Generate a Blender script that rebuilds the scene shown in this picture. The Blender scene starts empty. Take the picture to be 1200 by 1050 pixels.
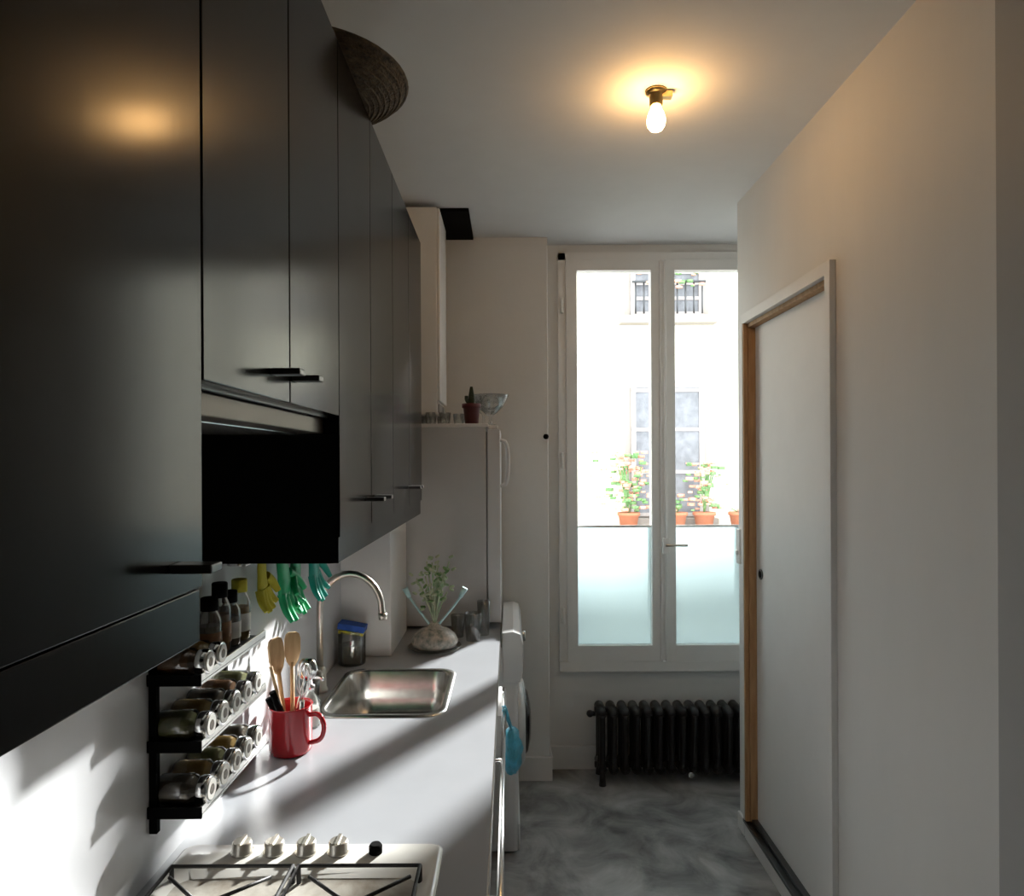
import bpy, bmesh, math, random
from mathutils import Vector, Matrix
random.seed(4)
S = bpy.context.scene
S.view_settings.view_transform = 'Standard'
COL = S.collection

# ---------------------------------------------------------------- materials
def _set(b, k, v):
    if k in b.inputs: b.inputs[k].default_value = v
def mat(name, col, rough=0.5, metal=0.0, noise=0.0, nscale=8.0, stretch=(1,1,1), bump=0.0, bscale=60.0,
        trans=0.0, emit=None, estr=0.0, coat=0.0, col2=None, spec=0.5, rvar=0.0, dist=0.0, det=6):
    m = bpy.data.materials.new(name); m.use_nodes = True
    nt = m.node_tree; b = nt.nodes['Principled BSDF']
    c = (*col, 1)
    _set(b,'Base Color',c); _set(b,'Roughness',rough); _set(b,'Metallic',metal)
    _set(b,'Transmission Weight',trans); _set(b,'Coat Weight',coat); _set(b,'Specular IOR Level',spec)
    if emit: _set(b,'Emission Color',(*emit,1)); _set(b,'Emission Strength',estr)
    tc = nt.nodes.new('ShaderNodeTexCoord'); mp = nt.nodes.new('ShaderNodeMapping')
    mp.inputs['Scale'].default_value = stretch
    nt.links.new(tc.outputs['Object'], mp.inputs['Vector'])
    n = nt.nodes.new('ShaderNodeTexNoise'); n.inputs['Scale'].default_value = nscale
    n.inputs['Detail'].default_value = det; n.inputs['Roughness'].default_value = .6; n.inputs['Distortion'].default_value = dist
    nt.links.new(mp.outputs[0], n.inputs['Vector'])
    r = nt.nodes.new('ShaderNodeValToRGB')
    e = r.color_ramp.elements
    e[0].position = .32; e[1].position = .68
    if col2 is None:
        k = max(noise, .02)
        e[0].color = (*[x*(1-k) for x in col],1); e[1].color = (*[min(1,x*(1+k*.5)) for x in col],1)
    else:
        e[0].color = c; e[1].color = (*col2,1)
    nt.links.new(n.outputs['Fac'], r.inputs[0]); nt.links.new(r.outputs[0], b.inputs['Base Color'])
    if rvar > 0:
        mr = nt.nodes.new('ShaderNodeMapRange')
        mr.inputs['To Min'].default_value = max(0, rough-rvar); mr.inputs['To Max'].default_value = rough+rvar
        nt.links.new(n.outputs['Fac'], mr.inputs['Value']); nt.links.new(mr.outputs[0], b.inputs['Roughness'])
    if bump > 0:
        n2 = nt.nodes.new('ShaderNodeTexNoise'); n2.inputs['Scale'].default_value = bscale
        n2.inputs['Detail'].default_value = 4
        nt.links.new(mp.outputs[0], n2.inputs['Vector'])
        bp = nt.nodes.new('ShaderNodeBump'); bp.inputs['Strength'].default_value = bump; bp.inputs['Distance'].default_value = .01
        nt.links.new(n2.outputs['Fac'], bp.inputs['Height']); nt.links.new(bp.outputs[0], b.inputs['Normal'])
    return m
def glassmat(name, tint=(1,1,1), gl=.12):
    m = bpy.data.materials.new(name); m.use_nodes = True
    nt = m.node_tree; nt.nodes.clear()
    o = nt.nodes.new('ShaderNodeOutputMaterial'); mx = nt.nodes.new('ShaderNodeMixShader')
    t = nt.nodes.new('ShaderNodeBsdfTransparent'); g = nt.nodes.new('ShaderNodeBsdfGlossy')
    lw = nt.nodes.new('ShaderNodeLayerWeight'); lw.inputs['Blend'].default_value = .25
    mm = nt.nodes.new('ShaderNodeMath'); mm.operation='MULTIPLY_ADD'; mm.inputs[1].default_value=.7; mm.inputs[2].default_value=gl*.3
    t.inputs[0].default_value = (*tint,1); g.inputs['Roughness'].default_value = .06
    nt.links.new(lw.outputs['Fresnel'], mm.inputs[0]); nt.links.new(mm.outputs[0], mx.inputs[0])
    nt.links.new(t.outputs[0], mx.inputs[1]); nt.links.new(g.outputs[0], mx.inputs[2]); nt.links.new(mx.outputs[0], o.inputs[0])
    return m
def frostmat(name, col):
    m = bpy.data.materials.new(name); m.use_nodes = True
    nt = m.node_tree; nt.nodes.clear()
    o = nt.nodes.new('ShaderNodeOutputMaterial'); mx = nt.nodes.new('ShaderNodeMixShader')
    t = nt.nodes.new('ShaderNodeBsdfTranslucent'); g = nt.nodes.new('ShaderNodeBsdfTransparent')
    tc = nt.nodes.new('ShaderNodeTexCoord'); n = nt.nodes.new('ShaderNodeTexNoise'); n.inputs['Scale'].default_value=3
    r = nt.nodes.new('ShaderNodeValToRGB'); r.color_ramp.elements[0].color=(*[c*.9 for c in col],1); r.color_ramp.elements[1].color=(*col,1)
    nt.links.new(tc.outputs['Object'], n.inputs['Vector']); nt.links.new(n.outputs['Fac'], r.inputs[0])
    nt.links.new(r.outputs[0], t.inputs[0]); g.inputs[0].default_value=(*[c*.8 for c in col],1)
    mx.inputs[0].default_value=.10
    nt.links.new(t.outputs[0], mx.inputs[1]); nt.links.new(g.outputs[0], mx.inputs[2]); nt.links.new(mx.outputs[0], o.inputs[0])
    return m

M = {}
M['wall']   = mat('wall_paint', (.80,.80,.79), .75, noise=.03, nscale=3, bump=.05, bscale=40)
M['rwall']  = mat('wall_paint_right', (.76,.755,.74), .6, noise=.05, nscale=2, stretch=(1,1,.3), bump=.10, bscale=18)
M['ceil']   = mat('ceiling_paint', (.76,.765,.77), .8, noise=.02)
M['splash'] = mat('backsplash_panel', (.56,.57,.59), .36, noise=.03)
M['floor']  = mat('polished_concrete', (.11,.115,.12), .34, col2=(.54,.55,.56), nscale=4.5, bump=.05, bscale=20, rvar=.14, dist=.6, det=15)
M['trim']   = mat('trim_white', (.80,.795,.785), .45, noise=.02)
M['winw']   = mat('window_white_paint', (.86,.86,.85), .4, noise=.02)
M['cab']    = mat('cabinet_black', (.0035,.0033,.0033), .18, noise=.3, nscale=6, stretch=(1,1,.08), bump=.010, bscale=30, rvar=.03, spec=.19)
M['black']  = mat('matt_black', (.003,.003,.003), .9, noise=.1, spec=.1)
M['dmetal'] = mat('dark_metal', (.10,.10,.10), .3, metal=.9)
M['hood']   = mat('hood_metal', (.14,.12,.10), .4, metal=.8)
M['steel']  = mat('brushed_steel', (.72,.71,.68), .25, metal=1, noise=.15, nscale=30, stretch=(1,8,1))
M['nickel'] = mat('faucet_nickel', (.62,.59,.53), .3, metal=1)
M['chrome'] = mat('chrome', (.80,.80,.79), .14, metal=1)
M['counter']= mat('countertop', (.39,.405,.43), .28, noise=.05, nscale=5)
M['enamel'] = mat('white_enamel', (.80,.79,.74), .15, noise=.03, coat=.3)
M['well']   = mat('stained_enamel', (.22,.19,.15), .3, col2=(.62,.60,.54), nscale=9, dist=.5)
M['knob']   = mat('knob_cream', (.70,.66,.58), .25, metal=.7)
M['iron']   = mat('cast_iron', (.012,.012,.012), .5, bump=.2, bscale=90)
M['rad']    = mat('radiator_black', (.012,.012,.014), .38, bump=.1, bscale=50)
M['washer'] = mat('washer_white', (.84,.85,.86), .3)
M['fridge'] = mat('fridge_silver', (.58,.59,.60), .4, metal=.1, noise=.03)
M['fdoor']  = mat('fridge_door', (.70,.71,.72), .32, metal=.1)
M['boiler'] = mat('boiler_white', (.84,.84,.83), .35)
M['wood']   = mat('raw_pine', (.42,.23,.10), .6, col2=(.58,.36,.18), nscale=10, stretch=(6,6,.6))
M['spoon']  = mat('spoon_wood', (.50,.30,.14), .6, col2=(.66,.44,.24), nscale=14, stretch=(6,6,.6))
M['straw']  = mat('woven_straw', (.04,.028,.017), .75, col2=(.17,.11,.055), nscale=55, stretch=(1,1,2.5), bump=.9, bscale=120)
M['red']    = mat('red_enamel', (.42,.012,.018), .2, coat=.4)
M['green']  = mat('rubber_green', (.01,.42,.16), .4)
M['teal']   = mat('rubber_teal', (.01,.36,.28), .4)
M['yellow'] = mat('sponge_yellow', (.65,.58,.05), .8, bump=.4)
M['blue']   = mat('sponge_blue', (.02,.09,.42), .7, bump=.4)
M['bag']    = mat('bag_blue', (.10,.50,.70), .3, bump=1, bscale=40, noise=.4, nscale=30)
M['leaf']   = mat('leaf_green', (.06,.20,.05), .6, col2=(.25,.38,.15), nscale=30)
M['coral']  = mat('pale_sprig', (.22,.38,.20), .6, col2=(.60,.60,.44), nscale=30)
M['flower'] = mat('flower_pink', (.70,.25,.16), .7, col2=(.80,.5,.35), nscale=20)
M['terra']  = mat('terracotta', (.50,.17,.08), .8, noise=.15)
M['burg']   = mat('burgundy_pot', (.10,.01,.015), .35)
M['cactus'] = mat('cactus_dark', (.03,.05,.03), .7, bump=.5)
M['spice1'] = mat('spice_brown', (.16,.07,.03), .6, col2=(.32,.16,.06), nscale=40)
M['spice2'] = mat('spice_dark', (.06,.05,.04), .5, col2=(.16,.12,.08), nscale=60)
M['spice3'] = mat('spice_green', (.14,.15,.05), .7, col2=(.28,.26,.12), nscale=60)
M['spice4'] = mat('spice_ochre', (.35,.19,.03), .7, col2=(.50,.33,.10), nscale=60)
M['label']  = mat('label_paper', (.80,.79,.74), .6, noise=.1, nscale=40)
M['brushb'] = mat('brush_aqua', (.50,.74,.76), .4)
M['pebble'] = mat('shell_ceramic', (.16,.20,.17), .4, col2=(.70,.60,.52), nscale=45)
M['glass']  = glassmat('clear_glass', (.97,.985,.985), .35)
M['jar']    = glassmat('jar_glass', (.88,.90,.89), .4)
M['pane']   = glassmat('window_glass', (.98,.99,.99), .06)
M['frost']  = frostmat('frosted_film', (.54,.61,.625))
M['dglass'] = mat('dark_door_glass', (.03,.035,.04), .08, coat=.5)
M['facade'] = mat('facade_cream', (.80,.74,.58), .9, noise=.06, nscale=1.5)
M['fwin']   = mat('facade_window_glass', (.20,.20,.21), .2, noise=.3)
M['shut']   = mat('facade_shutter', (.44,.39,.36), .8)
M['stone']  = mat('facade_stone', (.34,.30,.26), .9)
M['street'] = mat('street_asphalt', (.2,.2,.2), .9, noise=.2)
M['gtrim']  = mat('grey_trim', (.42,.42,.42), .6)
M['bulb']   = mat('bulb_glow', (1,.9,.7), .3, emit=(1,.56,.21), estr=88)
M['brass']  = mat('socket_brass', (.50,.38,.18), .3, metal=1)

# ---------------------------------------------------------------- builder
class B:
    def __init__(s): s.bm = bmesh.new(); s.mats = []
    def mi(s, m):
        m = M[m]
        if m not in s.mats: s.mats.append(m)
        return s.mats.index(m)
    def box(s, lo, hi, m, rot=None):
        i = s.mi(m); lo=Vector(lo); hi=Vector(hi)
        c=(lo+hi)/2; h=(hi-lo)/2; vs=[]
        for a in (-1,1):
            for b in (-1,1):
                for d in (-1,1):
                    p=Vector((a*h.x,b*h.y,d*h.z))
                    if rot: p = rot @ p
                    vs.append(s.bm.verts.new(c+p))
        for f in ((0,1,3,2),(4,6,7,5),(0,4,5,1),(2,3,7,6),(0,2,6,4),(1,5,7,3)):
            fa=s.bm.faces.new([vs[k] for k in f]); fa.material_index=i
        return s
    def loops(s, rings, m, smooth=True, cap0=True, cap1=True, close=True):
        i=s.mi(m); R=[[s.bm.verts.new(p) for p in r] for r in rings]
        n=len(R[0])
        for a,b in zip(R[:-1],R[1:]):
            for k in range(n if close else n-1):
                f=s.bm.faces.new((a[k],a[(k+1)%n],b[(k+1)%n],b[k])); f.smooth=smooth; f.material_index=i
        if cap0: f=s.bm.faces.new(list(reversed(R[0]))); f.material_index=i
        if cap1: f=s.bm.faces.new(R[-1]); f.material_index=i
        return s
    def lathe(s, prof, org, m, axis=(0,0,1), n=28, cap0=True, cap1=True, scale=(1,1)):
        q=Vector((0,0,1)).rotation_difference(Vector(axis).normalized()); o=Vector(org)
        rings=[[o+q@Vector((r*scale[0]*math.cos(2*math.pi*k/n), r*scale[1]*math.sin(2*math.pi*k/n), z)) for k in range(n)] for r,z in prof]
        return s.loops(rings,m,True,cap0,cap1)
    def cyl(s, p0, p1, r, m, n=20, r2=None):
        p0=Vector(p0); p1=Vector(p1); d=p1-p0
        return s.lathe([(r,0),(r if r2 is None else r2,d.length)],p0,m,axis=d,n=n)
    def ball(s, c, r, m, n=16, sc=(1,1,1), rot=None):
        c=Vector(c); rings=[]
        for a in range(1,n//2):
            t=math.pi*a/(n//2)
            ring=[]
            for k in range(n):
                p=Vector((r*sc[0]*math.sin(t)*math.cos(2*math.pi*k/n), r*sc[1]*math.sin(t)*math.sin(2*math.pi*k/n), -r*sc[2]*math.cos(t)))
                if rot: p=rot@p
                ring.append(c+p)
            rings.append(ring)
        return s.loops(rings,m)
    def tube(s, pts, r, m, n=10, cyc=False, rr=None, smoothn=0):
        P=[Vector(p) for p in pts]
        for _ in range(smoothn):
            Q=[P[0]] if not cyc else []
            L=list(zip(P,P[1:]+([P[0]] if cyc else [])))
            for a,b in L: Q+= [a*.75+b*.25, a*.25+b*.75]
            if not cyc: Q.append(P[-1])
            if rr and not cyc:
                q=[rr[0]]
                for a,b in zip(rr,rr[1:]): q+=[a*.75+b*.25,a*.25+b*.75]
                q.append(rr[-1]); rr=q
            P=Q
        N=len(P); rings=[]; up=None
        for k in range(N):
            if cyc: t=(P[(k+1)%N]-P[k-1])
            else: t=(P[min(k+1,N-1)]-P[max(k-1,0)])
            t.normalize()
            if up is None:
                up=Vector((0,0,1)) if abs(t.z)<.9 else Vector((1,0,0))
            x=(up-t*up.dot(t)).normalized(); y=t.cross(x); up=x
            R=rr[k] if rr else r
            rings.append([P[k]+x*R*math.cos(2*math.pi*j/n)+y*R*math.sin(2*math.pi*j/n) for j in range(n)])
        if cyc: rings.append(rings[0]); return s.loops(rings,m,True,False,False)
        return s.loops(rings,m)
    def done(s, name, bevel=0, seg=2, solid=0):
        bmesh.ops.remove_doubles(s.bm, verts=s.bm.verts, dist=1e-6)
        bmesh.ops.recalc_face_normals(s.bm, faces=s.bm.faces)
        xs=[v.co for v in s.bm.verts]
        lo=Vector([min(p[i] for p in xs) for i in range(3)]); hi=Vector([max(p[i] for p in xs) for i in range(3)])
        o=Vector(((lo.x+hi.x)/2,(lo.y+hi.y)/2,lo.z))
        for v in s.bm.verts: v.co-=o
        me=bpy.data.meshes.new(name); s.bm.to_mesh(me); s.bm.free()
        for m in s.mats: me.materials.append(m)
        ob=bpy.data.objects.new(name,me); COL.objects.link(ob); ob.location=o
        if solid:
            md=ob.modifiers.new('sol','SOLIDIFY'); md.thickness=solid; md.offset=0
        if bevel:
            md=ob.modifiers.new('bev','BEVEL'); md.width=bevel; md.segments=seg; md.limit_method='ANGLE'; md.angle_limit=math.radians(50)
            md.harden_normals=False
        return ob
def rrect(cx,cy,hx,hy,r,z,n=6):
    out=[]
    for (sx,sy,a0) in ((1,1,0),(-1,1,90),(-1,-1,180),(1,-1,270)):
        for k in range(n+1):
            a=math.radians(a0+90*k/n)
            out.append(Vector((cx+sx*(hx-r)+r*math.cos(a), cy+sy*(hy-r)+r*math.sin(a), z)))
    return out

WX=-.63; RX=1.0; H=2.72; PY=3.42; BY=3.55; YB=-1.6
# ---------------------------------------------------------------- shell
B().box((WX-.15,YB-.15,-.12),(2.0,BY+.3,0),'floor').done('floor')
B().box((WX-.15,YB-.15,H),(2.0,BY+.3,H+.12),'ceil').done('ceiling')
B().box((WX-.15,YB-.15,0),(WX,BY+.3,H),'wall').done('wall_left')
B().box((WX,YB-.15,0),(2.0,YB,H),'wall').done('wall_behind')
w=B(); D0,D1,DZ0,DZ1=2.12,2.87,.085,2.17
w.box((RX,YB,0),(RX+.12,D0,H),'rwall'); w.box((RX,D1,0),(RX+.12,2.98,H),'rwall')
w.box((RX,D0,DZ1),(RX+.12,D1,H),'rwall'); w.box((RX+.02,D0,0),(RX+.12,D1,DZ0),'gtrim')
w.box((RX+.12,2.86,0),(1.9,2.98,H),'rwall')
w.done('wall_right')
B().box((1.85,2.98,0),(2.0,BY+.3,H),'wall').done('wall_alcove')
WL,WR,WZ0,WZ1=.275,1.315,.54,2.655
w=B()
w.box((WX,BY,0),(WL,BY+.25,H),'wall'); w.box((WR,BY,0),(1.85,BY+.25,H),'wall')
w.box((WL,BY,0),(WR,BY+.25,WZ0),'wall'); w.box((WL,BY,WZ1),(WR,BY+.25,H),'wall')
w.done('wall_back')
B().box((WX,PY,0),(.195,BY,H),'wall').done('wall_pilaster',bevel=.004)
b=B(); b.box((-.0,PY-.015,0),(.207,PY,.12),'trim'); b.box((.195,PY,0),(.207,BY-.015,.12),'trim'); b.box((.207,BY-.015,0),(1.85,BY,.12),'trim'); b.done('baseboard_back',bevel=.003)
B().box((RX-.022,.6,0),(RX,1.37,H),'gtrim').done('trim_1',bevel=.002)
B().box((RX-.012,D1+.03,0),(RX,2.98,.07),'trim').done('baseboard_right',bevel=.003)
B().box((WX+.001,2.52,.8805),(-.44,2.9,1.395),'wall').done('wall_column',bevel=.003)
B().box((WX+.001,-.6,.8805),(WX+.006,2.515,1.395),'splash').done('backsplash')

# ---------------------------------------------------------------- window
b=B()
fy0,fy1=BY-.02,BY+.05
b.box((WL-.02,fy0,WZ0-.03),(WL+.02,fy1,WZ1+.02),'winw'); b.box((WR-.02,fy0,WZ0-.03),(WR+.02,fy1,WZ1+.02),'winw')
b.box((WL-.02,fy0,WZ1-.02),(WR+.02,fy1,WZ1+.02),'winw'); b.box((WL-.02,fy0-.01,WZ0-.03),(WR+.02,fy1,WZ0+.02),'winw')
mid=(WL+WR)/2
for (a,c) in ((WL+.02,mid-.006),(mid+.006,WR-.02)):
    st=.055
    b.box((a,fy0-.01,WZ0+.02),(a+st,BY+.03,WZ1-.02),'winw'); b.box((c-st,fy0-.01,WZ0+.02),(c,BY+.03,WZ1-.02),'winw')
    b.box((a+st,fy0-.01,WZ1-.075),(c-st,BY+.03,WZ1-.02),'winw'); b.box((a+st,fy0-.01,WZ0+.02),(c-st,BY+.03,WZ0+.105),'winw')
    b.box((a+st,BY+.008,WZ0+.105),(c-st,BY+.012,WZ1-.075),'pane')
    b.box((a+st,BY+.000,WZ0+.105),(c-st,BY+.003,1.255),'frost')
    b.box((a+st,BY-.003,1.25),(c-st,BY+.004,1.262),'winw')
b.box((mid-.018,fy0-.022,WZ0+.03),(mid+.018,fy0-.008,WZ1-.03),'winw')
b.cyl((mid+.005,fy0-.03,WZ0+.03),(mid+.005,fy0-.03,WZ1-.03),.006,'winw')
b.box((mid-.012,fy0-.045,1.12),(mid+.022,fy0-.02,1.2),'winw')
b.cyl((mid,fy0-.05,1.165),(mid+.11,fy0-.055,1.165),.007,'nickel')
for z in (.8,1.6,2.4): b.cyl((WL,fy0-.012,z-.04),(WL,fy0-.012,z+.04),.008,'winw')
b.done('window_1',bevel=.003)
b=B(); b.ball((.195-.012,PY-.014,1.72),.014,'black'); b.cyl((.183,PY-.012,1.72),(.183,PY,1.72),.006,'black'); b.done('wall_hook')

# ---------------------------------------------------------------- closet sliding door
b=B()
b.box((RX-.02,D0-.035,DZ0),(RX-.0005,D0,DZ1+.04),'trim'); b.box((RX-.02,D0,DZ1),(RX-.0005,D1+.005,DZ1+.04),'trim')
b.box((RX-.02,D1,DZ0),(RX-.0005,D1+.02,DZ1+.04),'trim')
b.box((RX+.0,D1-.02,DZ0),(RX+.09,D1-.001,DZ1-.02),'wood')
b.box((RX-.018,D1-.012,DZ0),(RX,D1,DZ1),'wood')
b.box((RX+.0,D0+.001,DZ1-.018),(RX+.09,D1-.001,DZ1-.0005),'wood')
b.box((RX+.0,D0+.001,DZ0),(RX+.09,D0+.018,DZ1-.02),'wood')
b.box((RX+.028,D0+.018,DZ0+.012),(RX+.055,D1-.022,DZ1-.02),'trim')
b.box((RX+.005,D0+.001,DZ0+.0005),(RX+.09,D1-.001,DZ0+.012),'dmetal')
b.cyl((RX+.0285,D1-.075,1.13),(RX+.024,D1-.075,1.13),.022,'dmetal'); b.cyl((RX+.0245,D1-.075,1.13),(RX+.0215,D1-.075,1.13),.014,'black')
b.done('door_1',bevel=.0015)
b=B(); b.box((RX-.012,D0-.03,.0),(RX+.018,D1+.02,.07),'trim'); b.box((RX-.02,D0-.03,.07),(RX+.018,D1+.02,.084),'dmetal'); b.done('trim_2',bevel=.002)
b=B(); b.box((RX-.014,2.935,1.15),(RX,2.975,1.3),'trim'); b.cyl((RX-.014,2.955,1.2),(RX-.022,2.955,1.2),.012,'chrome'); b.done('light_switch',bevel=.003)

# ---------------------------------------------------------------- upper cabinets
CX=-.334; CT=2.43
b=B(); y0,y1=-.3,.744
b.box((WX+.001,y0,1.405),(CX-.02,y1,CT),'cab')
for a,c in ((-.3,.098),(.102,.437),(.441,.742)):
    b.box((CX-.02,a,1.465),(CX,c,CT),'cab')
b.box((CX-.0195,y0,1.405),(CX-.004,y1,1.462),'cab')
def pull(b,y,z):
    b.box((CX-.0005,y-.008,z-.004),(CX+.006,y+.012,z+.004),'dmetal')
    b.box((CX,y-.012,z-.0045),(CX+.042,y+.014,z+.0045),'dmetal')
pull(b,.68,1.495)
b.done('wall_cabinet',bevel=.0015)
b=B(); y0,y1=.746,1.341
b.box((WX+.001,y0,1.70),(CX-.02,y1,CT),'cab')
for a,c in ((.746,1.039),(1.043,1.340)): b.box((CX-.02,a,1.69),(CX,c,CT),'cab')
b.box((WX+.001,y0,1.685),(CX-.022,y1,1.70),'dmetal')
pull(b,.965,1.727); pull(b,1.062,1.729)
b.done('wall_cabinet',bevel=.0015)
b=B(); y0,y1=1.344,2.60
b.box((WX+.001,y0,1.40),(CX-.02,y1,CT),'cab')
b.box((WX+.002,y0-.0015,1.40),(CX-.003,y0+.0,1.655),'black')
b.box((CX-.02,y0,1.40),(CX-.0055,y1,1.45),'cab')
E=[1.344,1.652,1.965,2.28,2.60]
for a,c in zip(E,E[1:]): b.box((CX-.02,a,1.452),(CX,c-.004,CT),'cab')
pull(b,1.60,1.512); pull(b,1.70,1.512); pull(b,2.25,1.514); pull(b,2.31,1.514)
b.done('wall_cabinet',bevel=.0015)
b=B(); b.box((WX+.02,.76,1.655),(CX-.03,1.338,1.684),'hood'); b.box((WX+.06,.8,1.652),(CX-.07,1.3,1.656),'steel'); b.done('range_hood',bevel=.003)

# shallow woven basket on cabinet top
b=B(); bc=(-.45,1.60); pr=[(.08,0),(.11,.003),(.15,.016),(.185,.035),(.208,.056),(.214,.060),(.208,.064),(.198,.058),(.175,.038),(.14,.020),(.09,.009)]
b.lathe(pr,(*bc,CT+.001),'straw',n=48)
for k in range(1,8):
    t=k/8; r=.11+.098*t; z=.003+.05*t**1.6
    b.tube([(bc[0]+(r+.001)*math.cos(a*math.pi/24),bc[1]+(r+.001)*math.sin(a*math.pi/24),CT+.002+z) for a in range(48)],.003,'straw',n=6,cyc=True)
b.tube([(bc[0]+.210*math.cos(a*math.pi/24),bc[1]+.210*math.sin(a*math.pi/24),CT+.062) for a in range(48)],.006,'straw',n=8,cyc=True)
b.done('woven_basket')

# ---------------------------------------------------------------- boiler & vent
b=B(); b.box((WX+.001,2.95,1.80),(-.31,3.25,2.70),'boiler'); b.box((-.31,2.953,1.86),(-.297,3.247,2.695),'boiler'); b.box((-.31,2.97,1.81),(-.302,3.23,1.85),'gtrim')
b.cyl((-.30,3.06,1.83),(-.292,3.06,1.83),.012,'chrome')
for y in (3.0,3.1,3.2): b.cyl((-.5,y,1.8),(-.5,y,1.77),.008,'nickel')
b.done('wall_boiler',bevel=.008)
B().box((-.52,3.02,2.7055),(-.175,3.415,2.7195),'black').done('ceiling_vent',bevel=.002)

# ---------------------------------------------------------------- base cabinets and worktop
FX=-.075
b=B(); W2=WX+.004
b.box((W2,-.4,.0),(FX-.04,2.76,.09),'black')
b.box((W2,-.4,.09),(FX-.02,1.90,.845),'trim'); b.box((W2,2.37,.09),(FX-.02,2.76,.845),'trim')
b.box((-.17,1.90,.09),(FX-.02,2.37,.845),'trim'); b.box((W2,1.9,.09),(-.17,2.37,.55),'trim')
for a,c in ((-.398,.2),(.204,.7),(.704,1.3),(1.304,1.9),(1.904,2.36),(2.364,2.758)): b.box((FX-.02,a,.10),(FX,c,.84),'trim')
b.done('base_cabinet',bevel=.002)
b=B(); sx0,sx1,sy0,sy1=-.545,-.20,1.935,2.345; z0,z1=.846,.88; e=-.042
b.box((WX+.001,-.4,z0),(e,sy0,z1),'counter'); b.box((WX+.001,sy1,z0),(e,3.405,z1),'counter')
b.box((WX+.001,sy0,z0),(sx0,sy1,z1),'counter'); b.box((sx1,sy0,z0),(e,sy1,z1),'counter')
b.box((e,-.4,z0),(e+.003,3.405,z1),'steel')
b.done('countertop')
b=B(); cx,cy=(sx0+sx1)/2,(sy0+sy1)/2; hx,hy=(sx1-sx0)/2,(sy1-sy0)/2
R=[rrect(cx,cy,hx+.016,hy+.016,.06,.8802),rrect(cx,cy,hx+.014,hy+.014,.06,.884),rrect(cx,cy,hx-.001,hy-.001,.06,.8845),rrect(cx,cy,hx-.006,hy-.006,.06,.879),
   rrect(cx,cy,hx-.012,hy-.012,.06,.80),rrect(cx,cy,hx-.022,hy-.022,.055,.755),rrect(cx,cy,hx-.05,hy-.05,.05,.74),rrect(cx,cy,.045,.045,.044,.735)]
b.loops(R,'steel',cap0=False,cap1=True)
b.lathe([(.035,0),(.03,.004),(.012,.002)],(cx,cy,.7355),'chrome'); b.done('sink')
b=B(); fx,fy=-.597,2.14
b.lathe([(.025,0),(.025,.008),(.021,.014),(.019,.06),(.018,.07),(.013,.08)],(fx,fy,.8802),'nickel')
pts=[(fx,fy,.95),(fx,fy,1.14)]+[(fx+.098-.098*math.cos(a),fy-.01*math.sin(a/2),1.14+.110*math.sin(a)) for a in [math.pi*k/14 for k in range(1,14)]]+[(fx+.197,fy-.012,1.13),(fx+.199,fy-.012,1.125)]
b.tube(pts,.0105,'nickel',n=14)
b.cyl((fx+.199,fy-.012,1.128),(fx+.200,fy-.012,1.108),.013,'nickel')
b.tube([(fx,fy,.93),(fx+.01,fy-.04,.94),(fx+.015,fy-.075,.975)],.007,'nickel',smoothn=1)
b.done('faucet')

# ---------------------------------------------------------------- hob
b=B(); hz=.8805
hx0,hx1,hy0,hy1=-.60,-.125,.72,1.265
hcx,hcy,hhx,hhy=(hx0+hx1)/2,(hy0+hy1)/2,(hx1-hx0)/2,(hy1-hy0)/2
b.loops([rrect(hcx,hcy,hhx,hhy,.02,hz),rrect(hcx,hcy,hhx,hhy,.02,hz+.010),
         rrect(hcx,hcy,hhx-.006,hhy-.006,.02,hz+.014),rrect(hcx,hcy-.03,hhx-.02,hhy-.055,.03,hz+.013),
         rrect(hcx,hcy-.03,hhx-.032,hhy-.066,.03,hz+.006)],'enamel',cap1=False)
b.loops([rrect(hcx,hcy-.03,hhx-.032,hhy-.066,.03,hz+.006),rrect(hcx,hcy-.03,hhx-.05,hhy-.085,.03,hz+.0055)],'well',cap0=False)
for k in range(4):
    x=-.487+k*.058
    b.lathe([(.020,0),(.020,.003),(.0175,.005),(.0175,.018),(.015,.021)],(x,1.235,hz+.014),'knob')
    b.box((x-.003,1.218,hz+.033),(x+.003,1.252,hz+.038),'knob')
b.lathe([(.012,0),(.012,.012),(.009,.016)],(-.245,1.232,hz+.014),'black')
for (x,y,r) in ((-.48,1.05,.045),(-.25,1.05,.035),(-.48,.86,.035),(-.25,.86,.05)):
    b.lathe([(r,0),(r,.010),(r*.8,.012),(r*.8,.018),(r*.3,.021)],(x,y,hz+.007),'iron')
    g=hz+.036
    for a in range(4):
        t=a*math.pi/2+math.pi/4
        b.tube([(x+.022*math.cos(t),y+.022*math.sin(t),g),(x+.118*math.cos(t),y+.105*math.sin(t),g)],.003,'iron',n=8)
for (xa,xb) in ((-.575,-.37),(-.36,-.155)):
    g=hz+.036
    b.tube([(xa,.77,g),(xb,.77,g),(xb,1.155,g),(xa,1.155,g)],.0035,'iron',n=8,cyc=True)
    b.tube([(xa,.96,g),(xb,.96,g)],.003,'iron',n=8)
    for p in ((xa,.77),(xb,.77),(xb,1.155),(xa,1.155)): b.cyl((p[0],p[1],g),(p[0],p[1],hz+.007),.004,'iron',n=8)
b.done('gas_hob')

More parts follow.
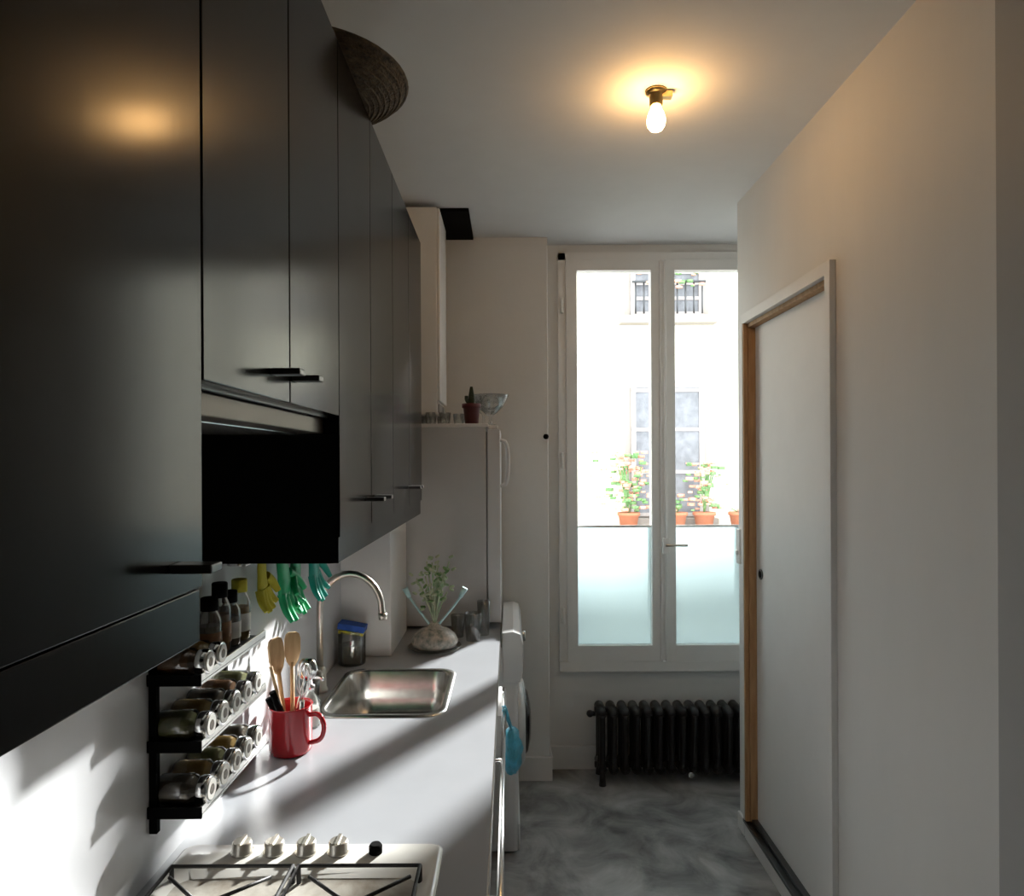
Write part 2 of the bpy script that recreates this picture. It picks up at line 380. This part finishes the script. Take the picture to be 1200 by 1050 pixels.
# ---------------------------------------------------------------- washing machine
b=B(); wy0,wy1=2.775,3.375; wz=.842; wxf=.03
b.loops([rrect((WX+.03+wxf)/2,(wy0+wy1)/2,(wxf-WX-.03)/2,(wy1-wy0)/2,.02,.012),rrect((WX+.03+wxf)/2,(wy0+wy1)/2,(wxf-WX-.03)/2,(wy1-wy0)/2,.02,wz)],'washer')
b.loops([[Vector(p) for p in ((-.03,y,.70),(.040,y,.70),(.050,y,.74),(.050,y,.86),(.040,y,.895),(.012,y,.905),(-.034,y,.90))] for y in (wy0-.004,wy0+.01,wy1-.01,wy1+.004)],'washer',smooth=False)
b.box((.03,wy0+.005,.015),(.036,wy1-.005,.12),'washer')
cy=(wy0+wy1)/2; cz=.43
b.lathe([(.19,0),(.19,.012),(.178,.026),(.155,.034),(.145,.03)],(.03,cy,cz),'fdoor',axis=(1,0,0),n=40)
b.lathe([(.148,.028),(.13,.045),(.08,.058),(.02,.062)],(.03,cy,cz),'dglass',axis=(1,0,0),n=40)
b.box((.05,wy0+.05,.76),(.0535,wy0+.2,.84),'fdoor'); b.lathe([(.028,0),(.026,.018),(.02,.02)],(.05,cy+.05,.80),'chrome',axis=(1,0,0))
for y in (.05,.10): b.box((.05,wy1-y-.02,.785),(.054,wy1-y+.01,.80),'gtrim')
for x in (-.55,-.02):
    for y in (wy0+.05,wy1-.05): b.cyl((x,y,0),(x,y,.013),.02,'black')
b.done('washing_machine',bevel=.004)

# ---------------------------------------------------------------- fridge
b=B(); zf=.8805; y0,y1=2.915,3.40; ft=1.745
b.box((-.535,y0,zf+.015),(-.10,y1,ft),'fridge')
b.box((-.094,y0-.002,zf+.03),(-.040,y1+.002,ft-.01),'fdoor')
b.box((-.10,y0+.01,zf+.03),(-.094,y1-.01,ft-.02),'gtrim')
b.box((-.54,y0-.002,ft),(-.09,y1+.002,ft+.015),'trim')
b.box((-.09,y0+.02,ft-.005),(-.05,y0+.07,ft+.008),'trim')
hx=-.006
b.tube([(-.040,y0+.05,1.69),(hx,y0+.05,1.68),(hx,y0+.05,1.50),(-.040,y0+.05,1.49)],.008,'fdoor',smoothn=2)
for x in (-.5,-.14):
    for y in (y0+.05,y1-.05): b.cyl((x,y,zf),(x,y,zf+.016),.018,'black')
b.done('refrigerator',bevel=.006)
FT=ft+.0155
b=B(); c=(-.165,2.99,FT)
b.lathe([(.026,0),(.03,.002),(.036,.07),(.042,.072),(.042,.09),(.036,.09),(.034,.078)],c,'burg')
b.lathe([(.034,.076),(.01,.08)],c,'spice2')
b.tube([(c[0],c[1],FT+.078),(c[0],c[1],FT+.12),(c[0],c[1],FT+.165)],.012,'cactus',rr=[.013,.014,.006],smoothn=1)
b.tube([(c[0]-.008,c[1],FT+.09),(c[0]-.022,c[1],FT+.105),(c[0]-.022,c[1],FT+.125)],.008,'cactus',smoothn=1)
b.done('potted_cactus')
def tumbler(x,y,z,r,h,name='drinking_glass'):
    B().lathe([(r*.8,0),(r,h),(r-.002,h),(r*.8-.002,.006)],(x,y,z),'glass',n=20).done(name)
for k,(x,y) in enumerate(((-.34,2.96),(-.28,2.97),(-.225,3.05),(-.30,3.07),(-.37,3.05))): tumbler(x,y,FT,.027,.05)
b=B(); c=(-.085,3.07,FT)
b.lathe([(.035,0),(.012,.006),(.007,.015),(.007,.04),(.03,.055),(.06,.085),(.085,.135),(.083,.135),(.058,.088),(.028,.058)],c,'glass'); b.done('glass_bowl')
b=B(); b.lathe([(.03,0),(.01,.006),(.006,.015),(.006,.055),(.03,.075),(.034,.10),(.03,.13),(.028,.13),(.031,.10),(.028,.077)],(-.12,3.22,FT),'glass'); b.done('wine_glass')

# ---------------------------------------------------------------- radiator
b=B(); ry0,ry1=3.36,3.49; n=15; x0=.45; dx=.057
for k in range(n):
    x=x0+k*dx
    for y in (ry0,(ry0+ry1)/2,ry1):
        b.tube([(x,y,.085),(x,y,.10),(x,y,.33),(x,y,.345)],.016,'rad',n=10,rr=[.02,.015,.015,.02])
    for z in (.075,.35):
        b.tube([(x,ry0-.012,z),(x,ry0,z),(x,ry1,z),(x,ry1+.012,z)],.022,'rad',n=12,rr=[.008,.024,.024,.008])
for z in (.075,.35): b.cyl((x0-.03,(ry0+ry1)/2,z),(x0+(n-1)*dx+.03,(ry0+ry1)/2,z),.015,'rad')
for k in (0,n-1):
    for y in (ry0,ry1): b.cyl((x0+k*dx,y,.0),(x0+k*dx,y,.07),.018,'rad',r2=.012)
b.cyl((x0-.025,(ry0+ry1)/2,.33),(x0-.055,(ry0+ry1)/2,.33),.012,'rad'); b.ball((x0-.052,(ry0+ry1)/2,.33),.018,'rad')
b.cyl((x0+7*dx+.03,ry0-.03,.06),(x0+7*dx+.03,ry0-.01,.06),.014,'chrome')
b.done('cast_iron_radiator')

# ---------------------------------------------------------------- ceiling bulb
b=B(); lx,ly=.45,2.07
b.lathe([(.032,0),(.032,-.006),(.024,-.010),(.020,-.014),(.020,-.042),(.016,-.047)],(lx,ly,H-.0005),'brass')
b.box((lx+.01,ly-.01,H-.022),(lx+.048,ly+.012,H-.004),'brass')
b.lathe([(.014,-.046),(.016,-.056),(.024,-.072),(.028,-.090),(.026,-.106),(.018,-.118),(.006,-.123)],(lx,ly,H),'bulb')
b.done('ceiling_bulb_lamp')

# ---------------------------------------------------------------- spice rack
b=B(); sy0_,sy1_=1.175,1.475
for y in (sy0_,sy1_-.012): b.box((WX+.0065,y,.96),(WX+.02,y+.012,1.29),'black')
SH=(.995,1.108,1.222)
for z in SH:
    b.box((WX+.0065,sy0_-.005,z),(-.53,sy1_+.005,z+.003),'dmetal')
    b.box((-.534,sy0_-.005,z-.004),(-.53,sy1_+.005,z+.014),'steel')
    b.box((WX+.0065,sy0_-.007,z-.006),(-.53,sy0_-.003,z+.014),'black')
b.done('spice_rack',bevel=.0008)
sp=['spice2','spice1','spice3','spice4']
def jar(y,z,r,k,s=1):
    b=B(); zz=z+.0035+r+.0002; q=r/.026
    b.lathe([(.024*q,0),(r,.003),(r,.06*s),(.02*q,.068*s),(.02*q,.072*s)],(-.618,y,zz),'jar',axis=(1,0,0),n=20)
    b.lathe([(.022*q,.002),(.0235*q,.004),(.0235*q,.05*s),(.02*q,.058*s)],(-.6175,y,zz),sp[k],axis=(1,0,0),n=20)
    b.lathe([(.0225*q,.070*s),(.0235*q,.073*s),(.0235*q,.088*s),(.021*q,.090*s)],(-.618,y,zz),'chrome',axis=(1,0,0),n=20)
    b.lathe([(.018*q,.090*s),(.0175*q,.0915*s)],(-.618,y,zz),'label',axis=(1,0,0),n=20)
    b.lathe([(.009*q,.0915*s),(.0085*q,.092*s)],(-.618,y,zz),'spice2',axis=(1,0,0),n=14)
    b.done('spice_jar')
for si,z in enumerate(SH[:2]):
    for k in range(5): jar(1.203+k*.0565,z,.026,3 if k==1 else (k+si*2)%4)
z=SH[2]+.0032
jar(1.20,SH[2],.024,1); jar(1.252,SH[2],.024,3)
tops=[(1.305,.022,.115,'spice2','black'),(1.352,.021,.135,'spice1','black'),(1.40,.021,.11,'spice2','black'),(1.45,.022,.125,'spice4','yellow')]
for (y,r,h,sm,cm) in tops:
    b=B()
    b.lathe([(r-.002,0),(r,.003),(r,h*.65),(r*.6,h*.8),(r*.6,h*.86)],(-.575,y,z),'jar',n=20)
    b.lathe([(r-.004,.002),(r-.0025,.004),(r-.0025,h*.55)],(-.575,y,z),sm,n=20)
    b.lathe([(r*.72,h*.80),(r*.72,h),(r*.65,h+.002)],(-.575,y,z),cm,n=20)
    b.lathe([(r+.0006,h*.15),(r+.0006,h*.45)],(-.575,y,z),'label' if y>1.38 else 'spice1',n=20,cap0=False,cap1=False)
    b.done('spice_bottle')

# ---------------------------------------------------------------- red mug + utensils
b=B(); mx,my,mz=-.548,1.70,.8805
b.lathe([(.046,0),(.05,.004),(.052,.015),(.052,.112),(.054,.116),(.050,.116),(.048,.11),(.048,.01),(.01,.006)],(mx,my,mz),'red',n=36,cap1=True)
b.tube([(mx+.049,my-.012,mz+.095),(mx+.078,my-.02,mz+.10),(mx+.092,my-.024,mz+.07),(mx+.082,my-.02,mz+.035),(mx+.050,my-.012,mz+.025)],.006,'red',smoothn=2)
b.done('red_enamel_mug')
def flatblade(b,base,tip,w,th,m,side=(1,0,0)):
    base=Vector(base); tip=Vector(tip); d=(tip-base).normalized(); sd=Vector(side); sd=(sd-d*sd.dot(d)).normalized(); nn=d.cross(sd)
    rings=[]
    L=(tip-base).length
    for t,k in ((0,.25),(.15,.7),(.4,1),(.8,1),(.95,.8),(1,.5)):
        c=base+d*L*t
        rings.append([c+sd*w*k*a+nn*th*bb for a,bb in ((-1,-1),(1,-1),(1,1),(-1,1))])
    b.loops(rings,m,smooth=False)
b=B()
bz=mz+.012
def handle(b,p0,p1,r,m): b.tube([p0,p1],r,m,n=8)
handle(b,(mx-.01,my+.01,bz),(mx-.03,my-.0,bz+.19),.0055,'spoon'); flatblade(b,(mx-.03,my,bz+.18),(mx-.037,my-.005,bz+.27),.022,.003,'spoon',(.5,.8,0))
handle(b,(mx-.0,my+.015,bz),(mx-.005,my+.03,bz+.20),.0055,'spoon'); flatblade(b,(mx-.005,my+.03,bz+.19),(mx-.006,my+.035,bz+.275),.02,.003,'spoon',(.8,.5,0))
handle(b,(mx+.005,my-.015,bz),(mx-.035,my-.04,bz+.21),.0045,'spoon')
handle(b,(mx+.01,my-.01,bz+.02),(mx-.03,my-.045,bz+.15),.008,'black'); handle(b,(mx,my-.02,bz+.02),(mx-.045,my-.03,bz+.13),.008,'black')
handle(b,(mx-.015,my+.02,bz),(mx+.03,my+.02,bz+.16),.0035,'chrome'); b.ball((mx+.036,my+.02,bz+.185),.026,'chrome',sc=(1,.45,1.15))
handle(b,(mx+.02,my,bz),(mx+.035,my-.02,bz+.12),.006,'chrome')
for a in range(5):
    t=a*math.pi/5; u=Vector((math.cos(t),math.sin(t),0))*.02; o=Vector((mx+.035,my-.02,bz+.12)); ax=Vector((.015,-.02,.1))
    b.tube([o,o+ax*.35+u*.8,o+ax*.75+u,o+ax*1.05,o+ax*.75-u,o+ax*.35-u*.8,o],.0012,'chrome',n=6,smoothn=2)
b.done('cooking_utensils')

b=B(); b.lathe([(.024,0),(.026,.004),(.026,.07),(.01,.09),(.01,.1)],(-.545,1.86,.8805),'jar'); b.lathe([(.012,.098),(.012,.112),(.004,.114),(.004,.135)],(-.545,1.86,.8805),'chrome'); b.tube([(-.545,1.86,1.012),(-.515,1.855,1.014),(-.507,1.854,1.006)],.004,'chrome'); b.lathe([(.022,.004),(.023,.05)],(-.545,1.86,.8805),'label'); b.done('soap_dispenser')
tumbler(-.592,2.03,.8805,.026,.08)
b=B(); c=(-.565,2.385+.05,.8805)
b.lathe([(.045,0),(.048,.004),(.048,.11),(.045,.115),(.046,.12),(.043,.12),(.045,.11),(.045,.008)],c,'jar'); b.lathe([(.043,.009),(.043,.07)],c,'spice2')
b.box((c[0]-.045,c[1]-.03,.8805+.121),(c[0]+.05,c[1]+.03,.8805+.143),'blue',rot=Matrix.Rotation(.18,3,'Y')); b.box((c[0]-.043,c[1]-.028,.8805+.108),(c[0]+.045,c[1]+.028,.8805+.12),'yellow',rot=Matrix.Rotation(.12,3,'Y'))
b.done('sponge_jar',bevel=.002)

# ---------------------------------------------------------------- gloves on rail
b=B(); b.tube([(WX+.045,1.50,1.375),(WX+.045,2.2,1.375)],.005,'chrome')
for y in (1.51,2.18): b.cyl((WX+.006,y,1.375),(WX+.045,y,1.375),.005,'chrome')
b.done('hanging_rail')
def glove(y,x,m,flip=1,rot=0,k_=1.15):
    b=B(); o=Vector((x,y,1.382)); Rm=Matrix.Rotation(rot,3,'X')
    def T(p): return o+Rm@Vector((p[0],p[1]*flip,p[2]))*k_
    rings=[]
    for z,wd,th in ((.006,.030,.006),(-.03,.036,.010),(-.06,.034,.011),(-.085,.038,.012),(-.115,.042,.012),(-.125,.038,.011)):
        rings.append([T((th*math.sin(2*math.pi*k/20),wd*math.cos(2*math.pi*k/20),z)) for k in range(20)])
    b.loops(rings,m)
    for k,(yy,L,sp_) in enumerate(((-.029,.055,-.022),(-.010,.068,-.006),(.010,.064,.010),(.028,.048,.026))):
        b.tube([T((0,yy,-.112)),T((.010,yy+sp_*.5,-.125-L*.5)),T((.03,yy+sp_,-.125-L))],.009,m,n=10,rr=[.0105,.0095,.006],smoothn=2)
    b.tube([T((.002,.03,-.075)),T((.012,.060,-.10)),T((.03,.070,-.14))],.009,m,n=10,rr=[.012,.011,.007],smoothn=2)
    b.done('rubber_glove')
glove(1.56,WX+.062,'yellow',1,.1,.65)
glove(1.69,WX+.064,'green',1,.25,.95); glove(1.82,WX+.062,'green',-1,-.2,.95)
glove(1.97,WX+.062,'teal',1,.1,.95)

# ---------------------------------------------------------------- plant dish
b=B(); c=Vector((-.29,2.62,.8805))
b.lathe([(.07,0),(.098,.008),(.102,.014),(.098,.014),(.06,.007)],c,'glass')
b.lathe([(.082,.014),(.09,.03),(.08,.055),(.05,.078),(.026,.084),(.024,.10),(.02,.10)],c,'pebble')
for k in range(22):
    a=k*2.4; h=.08+.018*(k%6)+.10*(k%3==0); r=.015+.06*((k*7)%10)/10
    p=c+Vector((r*math.cos(a),r*.6*math.sin(a),.10+h))
    b.tube([c+Vector((0,0,.09)),c+Vector((r*.4*math.cos(a),r*.3*math.sin(a),.10+h*.5)),p],.0028,'coral',n=6,smoothn=1)
    for j in range(4):
        q=p+Vector((random.uniform(-.02,.02),random.uniform(-.015,.015),random.uniform(-.04,.02)))
        b.ball(q,.011,'coral' if j else 'leaf',n=8,sc=(1,.3,.6),rot=Matrix.Rotation(random.uniform(-1,1),3,'Y'))
for sx_,tx in ((-.045,-.095),(.04,.10)):
    b.tube([c+Vector((sx_*.3,-.01,.09)),c+Vector((tx*.75,-.01,.165)),c+Vector((tx,-.01,.20))],.0045,'brushb',smoothn=1)
    b.tube([c+Vector((tx,-.01,.20)),c+Vector((tx*1.18,-.01,.235))],.010,'brushb',rr=[.008,.012])
b.done('potted_plant')
tumbler(-.15,2.74,.8805,.035,.11)
tumbler(-.11,2.83,.8805,.028,.14,'glass_carafe')
tumbler(-.215,2.80,.8805,.03,.09)

# ---------------------------------------------------------------- rail & bag
b=B(); b.tube([(-.022,.75,.765),(-.022,2.5,.765)],.007,'chrome')
for y in (.8,1.3,1.9,2.45): b.cyl((FX,y,.765),(-.022,y,.765),.006,'chrome')
b.box((FX+.0005,2.14,.70),(-.03,2.42,.80),'trim')
b.done('towel_rail')
b=B(); rings=[]
for z,w_,d_ in ((.71,.012,.010),(.695,.035,.020),(.67,.05,.028),(.64,.062,.032),(.60,.058,.030),(.57,.040,.020),(.56,.02,.01)):
    rings.append([Vector((.004+d_*math.cos(2*math.pi*k/24)*(1+.25*math.sin(5*k*2*math.pi/24+z*90)),2.28+w_*math.sin(2*math.pi*k/24)*(1+.2*math.cos(4*k*2*math.pi/24+z*70)),z)) for k in range(24)])
b.loops(rings,'bag')
for yy in (2.265,2.295): b.tube([(.004,yy,.70),(-.008,yy,.74),(-.018,yy,.778),(-.029,yy,.775),(-.012,yy,.742),(.004,yy,.70)],.0035,'bag',n=6,smoothn=1)
b.done('plastic_bag')

# ---------------------------------------------------------------- outside
FY=12.0
b=B(); b.box((-8,FY,-5),(12,FY+.5,4.98),'facade')
def fwin(x0,x1,z0,z1):
    b.box((x0-.1,FY-.05,z0-.1),(x1+.1,FY,z1+.1),'stone')
    b.box((x0,FY-.06,z0),(x1,FY-.051,z1),'fwin')
    mx_=(x0+x1)/2
    for a in (x0,mx_-.04,x1-.08): b.box((a,FY-.09,z0),(a+.08,FY-.06,z1),'shut')
    for zz in (z0,z0+(z1-z0)*.33,z0+(z1-z0)*.66,z1-.08): b.box((x0,FY-.085,zz),(x1,FY-.06,zz+.06),'shut')
    b.box((x0-.2,FY-.26,z0-.16),(x1+.2,FY,z0-.03),'stone')
for xx in (-2.9,2.13,5.9):
    fwin(xx,xx+1.27,.62,2.87)
    fwin(xx,xx+1.27,4.13,4.93)
    fwin(xx,xx+1.27,-3.1,-.8)
    for i in range(9):
        b.cyl((xx+.06+i*.144,FY-.22,4.13),(xx+.06+i*.144,FY-.22,4.68),.015,'dmetal',n=6)
    b.cyl((xx,FY-.22,4.68),(xx+1.27,FY-.22,4.68),.022,'dmetal',n=6)
    for i in range(26):
        b.ball((xx+random.uniform(.1,1.2),FY-.3,4.68+random.uniform(-.12,.22)),random.uniform(.03,.07),random.choice(('flower','leaf','leaf')),n=6,sc=(1,.6,.7))
b.box((-8,FY-.06,3.45),(12,FY,3.55),'facade')
b.box((1.6,FY-.75,.32),(4.4,FY-.27,.40),'stone')
for x in (1.65,4.25): b.box((x,FY-.7,.1),(x+.09,FY,.32),'stone')
b.done('building_facade')
B().box((-8,BY+.4,-5.1),(12,FY+.5,-5),'street').done('street')
def plant(x,h,w,fl=.5,name='flower_pot'):
    b=B(); y=FY-.52; g=.4005
    b.lathe([(.12,0),(.17,.27),(.19,.27),(.19,.32),(.16,.32)],(x,y,g),'terra')
    for k in range(int(110*w*h/.5)):
        p=Vector((x+random.gauss(0,w*.35),y+random.gauss(0,.08),g+.34+random.random()*h))
        b.ball(p,random.uniform(.035,.08),'flower' if random.random()<fl else 'leaf',n=6,sc=(1,.6,.7))
    for k in range(7):
        a=random.uniform(-w*.4,w*.4); b.tube([(x,y,g+.3),(x+a*.5,y,g+.3+h*.4),(x+a,y,g+.3+h*.8)],.011,'leaf',n=5)
    b.done(name)
plant(2.0,1.0,.6,.7); plant(3.27,.85,.45,.7); plant(3.87,.1,.4,fl=.2); plant(2.80,.2,.25,fl=.2)

# ---------------------------------------------------------------- lights
sd=Vector((-1.12,-1.9,-.90)).normalized()
def sun(name,d,strength,col,ang):
    l=bpy.data.lights.new(name,'SUN'); l.energy=strength; l.color=col; l.angle=math.radians(ang)
    o=bpy.data.objects.new(name,l); COL.objects.link(o); o.rotation_euler=d.to_track_quat('-Z','Y').to_euler(); o.location=(4,9,8)
sun('sun',sd,16,(1,.98,.95),2.2)
sun('facade_fill_sun',Vector((.25,.8,-.6)),1.0,(1,.97,.9),2)  # added second sun with no real source, brightens the facade across the street
w=bpy.data.worlds.new('world'); S.world=w; w.use_nodes=True
bg=w.node_tree.nodes['Background']; bg.inputs[0].default_value=(.87,.94,1,1); bg.inputs[1].default_value=5.0
l=bpy.data.lights.new('window_portal','AREA'); l.shape='RECTANGLE'; l.size=1.1; l.size_y=2.2; l.cycles.is_portal=True
o=bpy.data.objects.new('window_portal',l); COL.objects.link(o); o.location=(.795,BY+.27,1.6); o.rotation_euler=(-math.pi/2,0,0)

# ---------------------------------------------------------------- camera
cd=bpy.data.cameras.new('camera'); cam=bpy.data.objects.new('camera',cd); COL.objects.link(cam)
cam.location=(0,0,1.6); cam.rotation_euler=(math.pi/2,.005,0)
cd.sensor_width=36; cd.lens=24; cd.shift_x=.0025; cd.shift_y=.0125; cd.clip_start=.02
S.camera=cam
